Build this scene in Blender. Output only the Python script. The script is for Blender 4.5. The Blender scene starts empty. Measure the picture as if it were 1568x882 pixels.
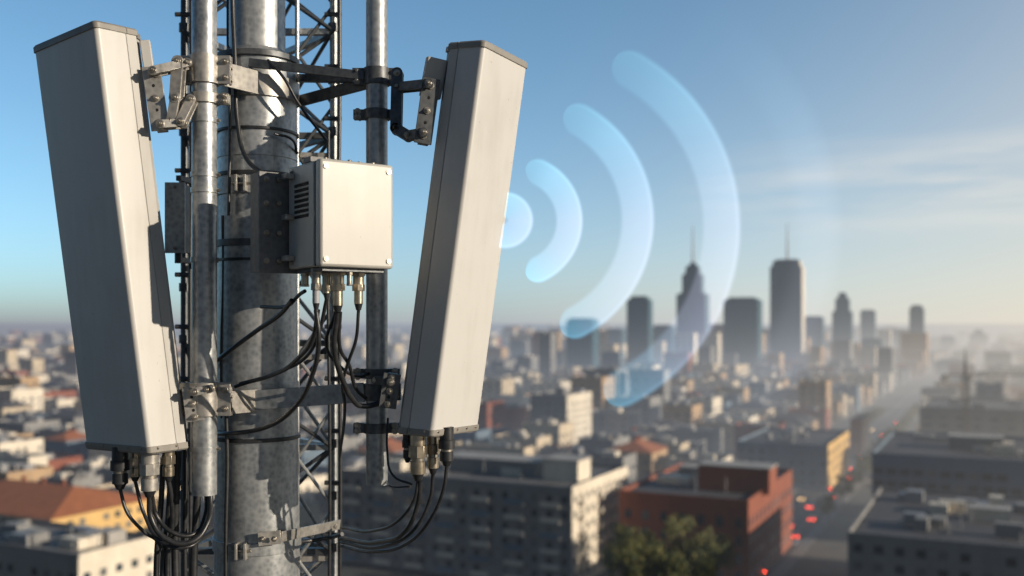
import bpy, bmesh, math, random
from mathutils import Vector, Matrix
random.seed(7)
S=36/35/1568; H=60.0
def P(px,py,d): return Vector(((px-784)*S*d, d, H-(py-495)*S*d))
scene=bpy.context.scene
col=scene.collection

# ------------------------------------------------------------ materials
def newmat(name):
    m=bpy.data.materials.new(name); m.use_nodes=True
    nt=m.node_tree; return m,nt,nt.nodes["Principled BSDF"],nt.nodes["Material Output"]
def mathn(nt,op,a,b=None,c=None):
    n=nt.nodes.new("ShaderNodeMath"); n.operation=op
    for i,v in enumerate((a,b,c)):
        if v is None: continue
        if isinstance(v,(int,float)): n.inputs[i].default_value=v
        else: nt.links.new(v,n.inputs[i])
    return n.outputs[0]
def ramp(nt,fac,stops):
    r=nt.nodes.new("ShaderNodeValToRGB"); el=r.color_ramp.elements
    while len(el)<len(stops): el.new(0.5)
    for e,(p,c) in zip(el,stops):
        e.position=p; e.color=(*c,1) if len(c)==3 else c
    nt.links.new(fac,r.inputs[0]); return r.outputs[0]
def noise(nt,scale,detail=4,vec=None,rough=0.55):
    n=nt.nodes.new("ShaderNodeTexNoise"); n.inputs["Scale"].default_value=scale
    n.inputs["Detail"].default_value=detail; n.inputs["Roughness"].default_value=rough
    if vec: nt.links.new(vec,n.inputs["Vector"])
    return n.outputs["Fac"]
def objvec(nt,scale=(1,1,1)):
    g=nt.nodes.new("ShaderNodeNewGeometry"); m=nt.nodes.new("ShaderNodeMapping")
    m.inputs["Scale"].default_value=scale; nt.links.new(g.outputs["Position"],m.inputs["Vector"]); return m.outputs[0]
def bump(nt,b,h,strength,dist=0.002):
    n=nt.nodes.new("ShaderNodeBump"); n.inputs["Strength"].default_value=strength; n.inputs["Distance"].default_value=dist
    nt.links.new(h,n.inputs["Height"]); nt.links.new(n.outputs[0],b.inputs["Normal"])
def mixc(nt,f,a,b,mode='MIX'):
    x=nt.nodes.new("ShaderNodeMix"); x.data_type='RGBA'; x.blend_type=mode
    for i,v in ((0,f),(6,a),(7,b)):
        if isinstance(v,(int,float)): x.inputs[i].default_value=v
        elif isinstance(v,tuple): x.inputs[i].default_value=(*v,1) if len(v)==3 else v
        else: nt.links.new(v,x.inputs[i])
    return x.outputs[2]

def steel(name,lo,hi,metal=0.6,rough=(0.30,0.52)):
    m,nt,b,o=newmat(name)
    v=objvec(nt); vs=objvec(nt,(9,9,1.2))
    v1=nt.nodes.new("ShaderNodeTexVoronoi"); v1.inputs["Scale"].default_value=38; nt.links.new(v,v1.inputs["Vector"])
    n1=noise(nt,7,6,v); n2=noise(nt,3,5,vs); n3=noise(nt,60,3,v)
    f=mathn(nt,'MULTIPLY_ADD',v1.outputs["Distance"],0.35,mathn(nt,'MULTIPLY',n1,0.6))
    f=mathn(nt,'MULTIPLY_ADD',n2,0.35,mathn(nt,'SUBTRACT',f,0.08))
    c=ramp(nt,f,[(0.25,lo),(0.5,tuple((a+q)/2 for a,q in zip(lo,hi))),(0.78,hi)])
    st=ramp(nt,noise(nt,2.3,8,vs,0.7),[(0.58,(0,0,0)),(0.74,(0.6,0.6,0.6))])
    c=mixc(nt,st,c,(0.10,0.078,0.055))
    nt.links.new(c,b.inputs["Base Color"])
    b.inputs["Metallic"].default_value=metal
    nt.links.new(mathn(nt,'MULTIPLY_ADD',n1,rough[1]-rough[0],rough[0]),b.inputs["Roughness"])
    bump(nt,b,n3,0.35,0.0015)
    return m
M_galv=steel("galvanised_steel",(0.13,0.15,0.165),(0.44,0.445,0.44),0.6)
M_galv2=steel("galvanised_bracket",(0.18,0.175,0.165),(0.44,0.415,0.375),0.5)
M_plate=steel("shaded_back_plate",(0.09,0.095,0.10),(0.19,0.19,0.185),0.25,(0.5,0.7))  # steel darkened to stand in for shade on the cabinet's back plate
M_dark=steel("weathered_dark_steel",(0.035,0.04,0.045),(0.12,0.125,0.13),0.5,(0.35,0.6))
M_bolt=steel("zinc_bolt",(0.16,0.145,0.12),(0.42,0.38,0.32),0.8,(0.28,0.45))
M_brass=steel("nickel_connector",(0.20,0.165,0.11),(0.52,0.45,0.35),0.85,(0.22,0.38))
def paint(name,colr,dirt,rough=0.42):
    m,nt,b,o=newmat(name)
    v=objvec(nt); vs=objvec(nt,(10,10,0.7))
    n1=noise(nt,2.4,7,v,0.6); n2=noise(nt,1.8,5,vs,0.55); n3=noise(nt,90,2,v)
    f=mathn(nt,'ADD',mathn(nt,'MULTIPLY',n1,0.6),mathn(nt,'MULTIPLY',n2,0.4))
    c=ramp(nt,f,[(0.30,dirt),(0.52,colr),(0.75,tuple(min(1,x*1.04) for x in colr))])
    sp=ramp(nt,noise(nt,55,3,v),[(0.25,(0.45,0.42,0.38)),(0.30,(1,1,1))])
    nt.links.new(mixc(nt,0.5,c,sp,'MULTIPLY'),b.inputs["Base Color"])
    nt.links.new(mathn(nt,'MULTIPLY_ADD',n1,0.25,rough-0.1),b.inputs["Roughness"])
    bump(nt,b,n3,0.12,0.001)
    return m
M_panel=paint("fibreglass_radome",(0.52,0.51,0.485),(0.455,0.44,0.41))
M_tray=paint("radome_back_tray",(0.44,0.43,0.405),(0.36,0.345,0.315),0.5)
M_cap=paint("grey_end_cap",(0.24,0.225,0.20),(0.16,0.145,0.125),0.5)
M_box=paint("cabinet_powder_coat",(0.44,0.43,0.395),(0.37,0.355,0.32),0.38)
m,nt,b,o=newmat("black_cable_rubber"); M_cable=m
nn=noise(nt,30,4,objvec(nt)); nt.links.new(ramp(nt,nn,[(0.3,(0.010,0.011,0.012)),(0.7,(0.03,0.031,0.034))]),b.inputs["Base Color"]); b.inputs["Roughness"].default_value=0.38
m,nt,b,o=newmat("dark_void"); M_void=m
b.inputs["Base Color"].default_value=(0.012,0.012,0.012,1); b.inputs["Roughness"].default_value=0.8
m,nt,b,o=newmat("cable_tape"); M_tape=m
b.inputs["Base Color"].default_value=(0.30,0.31,0.33,1); b.inputs["Roughness"].default_value=0.5

# aerial haze painted into city materials as emission, by world position
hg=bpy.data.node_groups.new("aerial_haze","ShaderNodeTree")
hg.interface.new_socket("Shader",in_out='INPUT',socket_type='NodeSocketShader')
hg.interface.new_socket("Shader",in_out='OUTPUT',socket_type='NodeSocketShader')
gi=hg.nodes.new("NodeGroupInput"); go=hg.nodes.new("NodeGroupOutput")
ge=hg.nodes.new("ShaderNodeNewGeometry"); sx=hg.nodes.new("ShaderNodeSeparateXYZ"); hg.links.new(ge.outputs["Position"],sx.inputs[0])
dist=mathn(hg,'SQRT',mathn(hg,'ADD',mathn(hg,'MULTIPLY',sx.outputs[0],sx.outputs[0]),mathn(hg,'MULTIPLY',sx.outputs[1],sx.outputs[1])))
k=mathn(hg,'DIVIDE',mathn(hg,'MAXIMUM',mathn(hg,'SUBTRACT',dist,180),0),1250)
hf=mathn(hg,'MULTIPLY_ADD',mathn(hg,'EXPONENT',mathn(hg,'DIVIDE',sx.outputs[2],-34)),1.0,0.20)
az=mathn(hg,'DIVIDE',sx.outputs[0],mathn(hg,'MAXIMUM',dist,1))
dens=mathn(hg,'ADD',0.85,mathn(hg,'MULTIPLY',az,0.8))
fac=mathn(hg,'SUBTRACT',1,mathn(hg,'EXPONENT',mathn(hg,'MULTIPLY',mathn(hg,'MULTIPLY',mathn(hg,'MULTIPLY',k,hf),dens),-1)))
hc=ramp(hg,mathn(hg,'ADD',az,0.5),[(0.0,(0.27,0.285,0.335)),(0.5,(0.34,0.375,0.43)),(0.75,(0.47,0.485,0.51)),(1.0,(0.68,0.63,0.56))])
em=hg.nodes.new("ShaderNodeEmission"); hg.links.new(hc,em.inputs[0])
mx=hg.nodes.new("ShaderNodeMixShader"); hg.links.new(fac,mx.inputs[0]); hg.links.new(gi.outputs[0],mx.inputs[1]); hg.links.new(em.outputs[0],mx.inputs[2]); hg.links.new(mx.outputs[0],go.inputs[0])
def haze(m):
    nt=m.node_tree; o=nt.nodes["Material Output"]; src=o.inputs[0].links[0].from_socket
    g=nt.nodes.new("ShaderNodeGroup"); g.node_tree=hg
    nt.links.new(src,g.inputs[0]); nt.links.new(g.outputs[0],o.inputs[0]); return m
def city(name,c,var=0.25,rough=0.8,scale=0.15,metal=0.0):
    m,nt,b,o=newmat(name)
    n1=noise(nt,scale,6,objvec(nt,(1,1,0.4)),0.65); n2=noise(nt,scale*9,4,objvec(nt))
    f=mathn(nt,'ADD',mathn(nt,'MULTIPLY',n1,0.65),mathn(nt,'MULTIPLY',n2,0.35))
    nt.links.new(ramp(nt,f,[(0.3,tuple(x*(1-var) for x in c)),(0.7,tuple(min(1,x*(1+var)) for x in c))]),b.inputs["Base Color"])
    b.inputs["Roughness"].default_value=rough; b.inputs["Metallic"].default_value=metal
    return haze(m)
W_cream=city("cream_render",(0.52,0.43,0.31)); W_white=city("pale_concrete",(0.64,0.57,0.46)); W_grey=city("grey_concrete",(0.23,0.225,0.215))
W_brick=city("red_brick",(0.24,0.075,0.042)); W_tan=city("tan_stone",(0.40,0.27,0.155)); W_yel=city("ochre_lit_render",(0.60,0.39,0.15)); W_blue=city("blue_grey_cladding",(0.12,0.17,0.22))
R_dark=city("bitumen_roof",(0.07,0.07,0.075),0.4); R_grey=city("gravel_roof",(0.15,0.145,0.14),0.4); R_tile=city("terracotta_tiles",(0.34,0.12,0.05),0.3,scale=0.5); R_light=city("pale_membrane_roof",(0.36,0.34,0.31),0.3)
G_glass=city("window_glass",(0.035,0.05,0.065),0.4,0.12); G_glass2=city("curtained_window",(0.13,0.135,0.14),0.4,0.3)
G_tower=city("tower_glass",(0.02,0.085,0.12),0.3,0.25,metal=0.1); G_tower2=city("tower_cladding",(0.05,0.12,0.155),0.3,0.4,metal=0.1)
M_asph=city("asphalt",(0.05,0.05,0.053),0.3); M_pave=city("pavement_slabs",(0.16,0.15,0.14)); M_line=city("road_paint",(0.6,0.6,0.58),0.1)
M_metal=city("painted_metal",(0.26,0.26,0.26),0.3,0.5); M_yel=city("dark_mast_paint",(0.06,0.05,0.04),0.2,0.5)

# ------------------------------------------------------------ mesh builder
class MB:
    def __init__(s,mats): s.v=[];s.f=[];s.m=[];s.mats=mats
    def mi(s,mat):
        if mat not in s.mats: s.mats.append(mat)
        return s.mats.index(mat)
    def add(s,vs,fs,mat):
        o=len(s.v); s.v+= [tuple(x) for x in vs]; i=s.mi(mat)
        for f in fs: s.f.append(tuple(o+j for j in f)); s.m.append(i)
    def box(s,c,ax,ay,az,mat):
        c=Vector(c); vs=[c+ax*i+ay*j+az*k for i in(-1,1) for j in(-1,1) for k in(-1,1)]
        s.add(vs,[(0,1,3,2),(4,6,7,5),(0,4,5,1),(2,3,7,6),(0,2,6,4),(1,5,7,3)],mat)
    def bar(s,p,q,w,t,mat,up=None):
        p=Vector(p);q=Vector(q);d=(q-p);L=d.length;d.normalize()
        up=Vector(up) if up else (Vector((0,1,0)) if abs(d.y)<0.8 else Vector((0,0,1)))
        a=d.cross(up).normalized(); n=a.cross(d).normalized()
        s.box((p+q)/2,d*(L/2),a*(w/2),n*(t/2),mat)
    def cyl(s,p,q,r,mat,r2=None,seg=16,cap=True):
        p=Vector(p);q=Vector(q);r2=r if r2 is None else r2
        d=(q-p).normalized(); a=d.orthogonal().normalized(); b=d.cross(a)
        vs=[];
        for c,rr in((p,r),(q,r2)):
            for i in range(seg):
                t=2*math.pi*i/seg; vs.append(c+(a*math.cos(t)+b*math.sin(t))*rr)
        fs=[(i,(i+1)%seg,seg+(i+1)%seg,seg+i) for i in range(seg)]
        if cap: fs+= [tuple(range(seg-1,-1,-1)),tuple(range(seg,2*seg))]
        s.add(vs,fs,mat)
    def bolt(s,p,d,r=0.011,h=0.009,mat=None):
        d=Vector(d).normalized(); p=Vector(p); mat=mat or M_bolt
        s.cyl(p,p+d*0.003,r*1.45,mat,seg=16); s.cyl(p+d*0.003,p+d*(0.003+h),r,mat,seg=6); s.cyl(p+d*(0.003+h),p+d*(0.003+h*1.9),r*0.55,mat,seg=10)
    def ring(s,c,d,R,h,t,mat,seg=48):
        c=Vector(c);d=Vector(d).normalized();a=d.orthogonal().normalized();b=d.cross(a);vs=[]
        for i in range(seg):
            th=2*math.pi*i/seg; e=a*math.cos(th)+b*math.sin(th)
            for rr,z in((R,-h/2),(R+t,-h/2),(R+t,h/2),(R,h/2)): vs.append(c+e*rr+d*z)
        fs=[]
        for i in range(seg):
            j=(i+1)%seg
            for k in range(4): fs.append((4*i+k,4*i+(k+1)%4,4*j+(k+1)%4,4*j+k))
        s.add(vs,fs,mat)
    def loft(s,secs,mat,mats=None,cap=True):
        n=len(secs[0]);vs=[p for q in secs for p in q];o=len(s.v);s.v+=[tuple(p) for p in vs]
        for k in range(len(secs)-1):
            for i in range(n):
                j=(i+1)%n; s.f.append((o+k*n+i,o+k*n+j,o+(k+1)*n+j,o+(k+1)*n+i)); s.m.append(s.mi(mats[i] if mats else mat))
        if cap:
            s.f.append(tuple(o+i for i in range(n-1,-1,-1)));s.m.append(s.mi(mat))
            s.f.append(tuple(o+(len(secs)-1)*n+i for i in range(n)));s.m.append(s.mi(mat))
    def done(s,name,parent=None,bevel=0,smooth=False,recalc=True,origin=None):
        me=bpy.data.meshes.new(name); me.from_pydata(s.v,[],s.f)
        for m in s.mats: me.materials.append(m)
        me.polygons.foreach_set("material_index",s.m)
        if recalc:
            bm=bmesh.new(); bm.from_mesh(me); bmesh.ops.recalc_face_normals(bm,faces=bm.faces); bm.to_mesh(me); bm.free()
        if smooth:
            me.polygons.foreach_set("use_smooth",[True]*len(me.polygons))
            me.set_sharp_from_angle(angle=math.radians(35))
        ob=bpy.data.objects.new(name,me); col.objects.link(ob)
        if parent: ob.parent=parent
        if bevel:
            bv=ob.modifiers.new("bevel",'BEVEL'); bv.width=bevel; bv.segments=2; bv.limit_method='ANGLE'; bv.angle_limit=math.radians(40); bv.harden_normals=False
        return ob
def empty(name,parent=None):
    e=bpy.data.objects.new(name,None); col.objects.link(e)
    if parent: e.parent=parent
    return e
def cable(name,pts,r,parent,mat=None):
    cu=bpy.data.curves.new(name,'CURVE'); cu.dimensions='3D'; cu.bevel_depth=r; cu.bevel_resolution=4; cu.resolution_u=10
    sp=cu.splines.new('BEZIER'); sp.bezier_points.add(len(pts)-1)
    for b_,p in zip(sp.bezier_points,pts): b_.co=p; b_.handle_left_type=b_.handle_right_type='AUTO'
    cu.use_fill_caps=True
    cu.materials.append(mat or M_cable); ob=bpy.data.objects.new(name,cu); col.objects.link(ob); ob.parent=parent; return ob
X=Vector((1,0,0));Y=Vector((0,1,0));Z=Vector((0,0,1))

# ------------------------------------------------------------ monopole mast
dM=5.35; ax=P(394,495,dM)
def zM(py,d=dM): return H-(py-495)*S*d
mast=empty("monopole_mast")
mb=MB([M_galv])
prof=[(-300,0.142),(80,0.148),(92,0.205),(240,0.206),(620,0.214),(900,0.226),(2500,0.26)]
secs=[[Vector((ax.x+math.cos(2*math.pi*i/96)*r,ax.y+math.sin(2*math.pi*i/96)*r,zM(py))) for i in range(96)] for py,r in prof]
mb.loft(secs,M_galv)
mb.loft([[Vector((ax.x+math.cos(2*math.pi*i/48)*r,ax.y+math.sin(2*math.pi*i/48)*r,z)) for i in range(48)] for z,r in((zM(2500)+0.01,0.262),(20,0.5),(0,0.6))],M_galv)
mb.done("shaft",mast,0,True)
mb=MB([M_galv])
def mring(py,h,t,mat,R=None):
    R=R or (0.2045 if py<620 else 0.2165 if py>780 else 0.212); mb.ring((ax.x,ax.y,zM(py)),Z,R,h,t,mat,72)
mring(95,0.03,0.02,M_dark,0.203); mring(290,0.09,0.014,M_galv); mring(375,0.035,0.016,M_dark); mring(272,0.02,0.014,M_cable); mring(206,0.014,0.014,M_cable); mring(400,0.014,0.014,M_cable)
mring(602,0.12,0.014,M_galv); mring(828,0.065,0.016,M_galv); mring(668,0.02,0.012,M_cable,0.216)
mring(232,0.10,0.006,M_galv)
for py in(290,828):
    c=Vector((ax.x-0.02,ax.y-0.24,zM(py)))
    for sx_ in(-0.022,0.022): mb.box(c+X*sx_,X*0.006,Y*0.03,Z*0.042,M_galv2)
    mb.cyl(c-X*0.05,c+X*0.05,0.008,M_bolt,seg=10)
mb.bar(P(395,826,5.10),P(430,822,5.13),0.07,0.010,M_galv2,up=(0,-1,0)); mb.bar(P(430,822,5.13),P(520,803,5.72),0.055,0.010,M_galv2,up=(0.4,-1,0))
for px in(402,420): mb.bolt(P(px,825,5.10)-Y*0.006,(0,-1,0),0.010,0.008)
mb.bolt(P(512,806,5.66),(0.4,-1,0),0.011,0.009)
mb.done("clamp_bands",mast,0.0015,True)

# ------------------------------------------------------------ lattice tower behind
lat=empty("lattice_tower"); mb=MB([M_dark])
dL=5.95
legs=[P(283,495,dL),P(511,495,dL),P(397,495,dL+0.75)]
lz0,lz1=H-2.6,H+2.6
for i,l in enumerate(legs):
    mb.cyl((l.x,l.y,0),(l.x,l.y,lz1),0.024,M_galv if i==1 else M_dark,seg=16)
pitch=0.62
zz=[lz0+pitch*k for k in range(9)]
for a,b2 in((0,1),(1,2),(2,0)):
    A,B=legs[a],legs[b2]
    for k,z in enumerate(zz):
        mb.bar((A.x,A.y,z),(B.x,B.y,z),0.04,0.035,M_galv if k%2 else M_dark,up=(0,0,1))
        if k<8:
            mb.cyl((A.x,A.y,z),(B.x,B.y,z+pitch),0.0125,M_galv if k<2 else M_dark,seg=8)
            mb.cyl((B.x,B.y-0.03,z),(A.x,A.y-0.03,z+pitch),0.0125,M_galv if k<2 else M_dark,seg=8)
A=P(455,495,dL-0.05); B=legs[1]
z=lz0
mb.cyl((A.x,A.y,0),(A.x,A.y,lz1),0.013,M_galv,seg=10)
k=0
while z<lz1-0.3:
    mb.cyl((A.x,A.y,z),(B.x,B.y,z+0.3),0.011,M_galv if z<H-0.3 else M_dark,seg=8)
    mb.cyl((B.x,B.y,z+0.3),(A.x,A.y,z+0.6),0.011,M_galv if z<H-0.3 else M_dark,seg=8)
    if k%2==0: mb.bar((A.x-0.1,A.y,z),(B.x,B.y,z),0.03,0.03,M_galv2,up=(0,0,1))
    z+=0.6;k+=1
for l in legs[:2]:
    z=lz0
    while z<lz1:
        mb.cyl((l.x,l.y,z),(l.x,l.y,z+0.05),0.034,M_dark,seg=12); mb.cyl((l.x-0.05,l.y-0.02,z+0.1),(l.x+0.05,l.y-0.02,z+0.1),0.014,M_dark,seg=8); z+=0.31
mb.done("legs_and_bracing",lat,0.0,True)

# ------------------------------------------------------------ mounting pipes
def pipe(name,px,d,r,py0,py1,coup):
    e=empty(name); mb=MB([M_galv]); t=P(px,py0,d); q=P(px,py1,d)
    secs=[]
    for rr,z in((r,t.z),(r,q.z),(r-0.006,q.z),(r-0.006,q.z+0.15)):
        secs.append([Vector((t.x+math.cos(2*math.pi*i/48)*rr,t.y+math.sin(2*math.pi*i/48)*rr,z)) for i in range(48)])
    mb.loft(secs,M_galv,cap=True)
    for py in coup:
        z=P(px,py,d).z; mb.cyl((t.x,t.y,z-0.012),(t.x,t.y,z+0.012),r+0.006,M_galv,seg=40)
        mb.cyl((t.x+r,t.y-0.01,z),(t.x+r+0.02,t.y-0.01,z),0.008,M_bolt,seg=6)
    mb.done("tube",e,0.0,True); return t
d1=4.95; d2=5.1
p1=pipe("mounting_pipe",313,d1,0.061,-250,757,(185,268,292,398,687))
p2=pipe("mounting_pipe",577,d2,0.055,-250,742,(178,660,))

# ------------------------------------------------------------ mounting bracket assemblies
def pipe_clamp(mb,c,r,h,mat,side=1,ear=0.055):
    c=Vector(c)
    mb.ring(c,Z,r+0.001,h,0.012,mat,48)
    for sg in(-1,1):
        mb.box(c+X*sg*(r+0.012+ear/2)-Y*0.014,X*(ear/2+0.006),Y*0.006,Z*(h/2),mat)
        mb.box(c+X*sg*(r+0.012+ear/2)+Y*0.014,X*(ear/2+0.006),Y*0.006,Z*(h/2),mat)
        for zz_ in(-h*0.28,h*0.28):
            pb=c+X*sg*(r+0.018+ear/2)+Z*zz_
            mb.bolt(pb-Y*0.02,(0,-1,0),0.012,0.010); mb.cyl(pb-Y*0.02,pb+Y*0.06,0.007,M_bolt,seg=8)
br=empty("mast_mounting_bracket")
for py,hh in((108,0.14),(611,0.165)):
    mb=MB([M_galv2]); c1=Vector((p1.x,p1.y,P(313,py,d1).z))
    pipe_clamp(mb,c1,0.061,hh,M_galv2)
    zc=c1.z-0.02
    a=Vector((p1.x+0.10,p1.y-0.01,zc)); b_=Vector((ax.x+0.06,ax.y-0.235,zc)); 
    mb.bar(a,b_,0.115 if py>300 else 0.12,0.012,M_galv2,up=(b_-a).cross(Z))
    n=(b_-a).cross(Z).normalized(); n=n if n.y<0 else -n
    for f in(0.08,0.16): 
        for zf in(-0.03,0.03): mb.bolt(a.lerp(b_,f)+n*0.007+Z*zf,n,0.010,0.008)
    c2=Vector((p2.x,p2.y,P(577,118 if py<300 else 600,d2).z))
    e0=Vector((ax.x+0.02,ax.y-0.245,zc+(0.10 if py<300 else 0.0)))
    mt=M_dark if py<300 else M_galv
    mb.bar(e0,Vector((c2.x-0.06,c2.y-0.03,c2.z)),0.045 if py<300 else 0.10,0.014,mt,up=(0.2,-1,0))
    mb.bar(e0+Y*0.4+Z*0.02,Vector((c2.x-0.05,c2.y+0.04,c2.z)),0.04,0.03,M_dark,up=(0.2,-1,0))
    pipe_clamp(mb,c2,0.055,0.085,M_dark,ear=0.05)
    mb.bar((c2.x-0.06,c2.y+0.05,c2.z-0.02),(ax.x+0.15,ax.y+0.12,zc-0.03),0.06,0.02,M_dark,up=(0,-1,0))
    if py<300: mb.ring((ax.x,ax.y,zc),Z,0.2075,0.11,0.012,M_galv2,72)
    mb.done("arm_upper" if py<300 else "arm_lower",br,0.002,True)

# ------------------------------------------------------------ panel antennas
def section(W,D):
    pts=[];r=0.022
    def arc(cx,cy,a0,a1,rr,n=5):
        for i in range(n+1):
            t=math.radians(a0+(a1-a0)*i/n); pts.append((cx+rr*math.cos(t),cy+rr*math.sin(t)))
    arc(r,r,180,270,r); arc(W-r,r,270,360,r)
    ds=D*0.66
    pts.extend([(W,ds),(W-0.006,ds+0.002),(W-0.006,ds+0.007),(W-0.002,ds+0.009),(W-0.002,D*0.93)])
    pts.extend([(W-0.03,D),(W-0.05,D+0.035),(0.05,D+0.035),(0.03,D)])
    pts.extend([(0.002,D*0.93),(0.002,ds+0.009),(0.006,ds+0.007),(0.006,ds+0.002),(0,ds)])
    return pts
def panel(name,Ct,Cb,U,V,W,D,leant,leanb):
    e=empty(name); sec=section(W,D); U=Vector((*U,0)).normalized();V=Vector((*V,0)).normalized()
    cx=sum(p[0] for p in sec)/len(sec); cy=sum(p[1] for p in sec)/len(sec)
    def pos(t,a,b):
        o=U*a+V*b; ln=leanb+(leant-leanb)*t
        q=Cb.lerp(Ct,t)+o; q.z+=o.x*math.sin(ln); return q
    mb=MB([M_panel]); n=len(sec)
    mats=[M_panel if (i<13 or i>n-2) else M_tray for i in range(n)]
    mb.loft([[pos(t,a,b) for a,b in sec] for t in [i/10 for i in range(11)]],M_panel,mats)
    mb.done("radome",e,0,True)
    def sc(k): return [(cx+(a-cx)*k[0],cy+(b-cy)*k[1]) for a,b in sec]
    mb=MB([M_cap]); g=1+0.012/W; g2=1+0.012/D
    for t0,t1,t2 in((0.9915,1.004,1.009),(0.0085,-0.006,-0.010)):
        mb.loft([[pos(t0,a,b) for a,b in sc((g,g2))],[pos(t1,a,b) for a,b in sc((g,g2))],[pos(t2,a,b) for a,b in sc((g-0.04,g2-0.06))]],M_cap)
    for i in range(5):
        q=pos(0.003,W*(0.1+0.2*i),-0.004); mb.bolt(q,-V,0.005,0.003)
    for i in range(2):
        q=pos(0.003,-0.004,D*(0.2+0.45*i)); mb.bolt(q,-U,0.005,0.003)
    mb.done("end_caps",e,0.0015,True)
    return e,pos,U,V
th=math.radians(33)
c1t=P(146,36,4.62); c1b=P(228,690,4.72)
A1,pos1,U1,V1=panel("panel_antenna",c1t,c1b,(-math.cos(th),math.sin(th)),(math.sin(th),math.cos(th)),0.50,0.235,math.radians(6.5),math.radians(1))
c2t=P(741,66,4.68); c2b=P(662,664,4.74)
A2,pos2,U2,V2=panel("panel_antenna",c2t,c2b,(0.55,0.84),(-0.84,0.55),0.385,0.215,math.radians(-6.5),math.radians(-1))

def link(mb,p,q,w,t,mat,n=(0,-1,0)):
    p=Vector(p);q=Vector(q);mb.bar(p,q,w,t,mat,up=n); nn=Vector(n).normalized()
    for x in(p,q): mb.cyl(x-nn*t*0.5,x+nn*(t*0.5+0.001),w*0.52,mat,seg=20); mb.bolt(x+nn*t*0.5,n,0.012,0.010)
def tilt_bracket(e,name,mats,platepts,d,linkset,clampz,pc,r):
    mb=MB([mats])
    (a,b2)=platepts
    pa,pb=P(*a),P(*b2)
    mb.bar(pa,pb,0.085,0.010,mats,up=(0.25,-1,0)); mb.bar(pa+Y*0.03,pb+Y*0.03,0.05,0.05,mats,up=(0.25,-1,0))
    for f in(0.12,0.5,0.88): mb.bolt(pa.lerp(pb,f)+Vector((0,-0.008,0)),(0.25,-1,0),0.012,0.010)
    for f in(0.3,0.68): 
        q=pa.lerp(pb,f); mb.cyl(q-Y*0.004,q-Y*0.0075,0.008,M_void,seg=12)
    for p_,q_,w in linkset: link(mb,P(*p_),P(*q_),w,0.016,mats)
    for p_,q_,w in linkset: link(mb,P(*p_)+Y*0.05,P(*q_)+Y*0.05,w,0.010,mats)
    for z in clampz: pipe_clamp(mb,(pc.x,pc.y,z),r,0.05,mats,ear=0.045)
    mb.done(name,e,0.002,True)
tilt_bracket(A1,"tilt_bracket_top",M_galv2,((231,102,4.80),(246,200,4.81)),4.8,
  [((234,108,4.75),(287,96,4.86),0.042),((272,94,4.84),(268,150,4.80),0.055),((268,150,4.79),(262,186,4.80),0.045),((246,190,4.76),(276,188,4.80),0.04),((276,186,4.79),(292,152,4.84),0.045)],
  (P(313,152,d1).z,),p1,0.061)
tilt_bracket(A1,"tilt_bracket_bottom",M_galv2,((292,592,4.88),(299,645,4.88)),4.8,[((298,600,4.82),(318,596,4.84),0.04)],(),p1,0.061)
tilt_bracket(A2,"tilt_bracket_top",M_dark,((661,120,4.78),(647,220,4.78)),4.8,
  [((656,128,4.75),(608,133,4.95),0.045),((608,112,4.95),(606,196,4.9),0.055),((606,196,4.9),(624,207,4.85),0.05),((624,207,4.84),(648,203,4.76),0.045)],
  (P(577,176,d2).z,),p2,0.055)
tilt_bracket(A2,"tilt_bracket_bottom",M_dark,((601,572,4.86),(593,625,4.86)),4.8,[((598,585,4.82),(575,582,4.98),0.04)],(P(577,572,d2).z,P(577,655,d2).z),p2,0.055)
mb=MB([M_tray]); mb.bar(P(669,90,4.84),P(658,150,4.86),0.10,0.06,M_tray,up=(0.3,-1,0)); mb.done("rear_cover",A2,0.006,True)
mb=MB([M_tray]); mb.bar(P(222,64,4.88),P(229,112,4.88),0.05,0.07,M_tray,up=(0.3,-1,0)); mb.done("rear_cover",A1,0.006,True)

# ------------------------------------------------------------ connectors + cables
def conn(mb,px,py,d,L,r,mat,nut=True):
    p=P(px,py,d); z=p.z
    mb.cyl((p.x,p.y,z+0.02),(p.x,p.y,z-L*0.25),r*1.15,mat,seg=24)
    mb.cyl((p.x,p.y,z-L*0.25),(p.x,p.y,z-L*0.5),r*1.35,mat,seg=8 if nut else 24)
    mb.cyl((p.x,p.y,z-L*0.5),(p.x,p.y,z-L*0.58),r*0.95,M_bolt,seg=24)
    mb.cyl((p.x,p.y,z-L*0.58),(p.x,p.y,z-L*0.85),r*1.1,mat,seg=24)
    mb.cyl((p.x,p.y,z-L*0.85),(p.x,p.y,z-L),r*0.9,M_cable,r2=r*0.5,seg=24)
    return Vector((p.x,p.y,z-L))
mb=MB([M_brass]); t=[]
t.append(conn(mb,184,690,4.88,0.19,0.034,M_cable,False)); t.append(conn(mb,229,692,4.84,0.22,0.036,M_galv2)); t.append(conn(mb,258,684,4.92,0.17,0.026,M_brass)); t.append(conn(mb,207,688,5.0,0.16,0.026,M_brass))
mb.done("connectors",A1,0.001,True)
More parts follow.
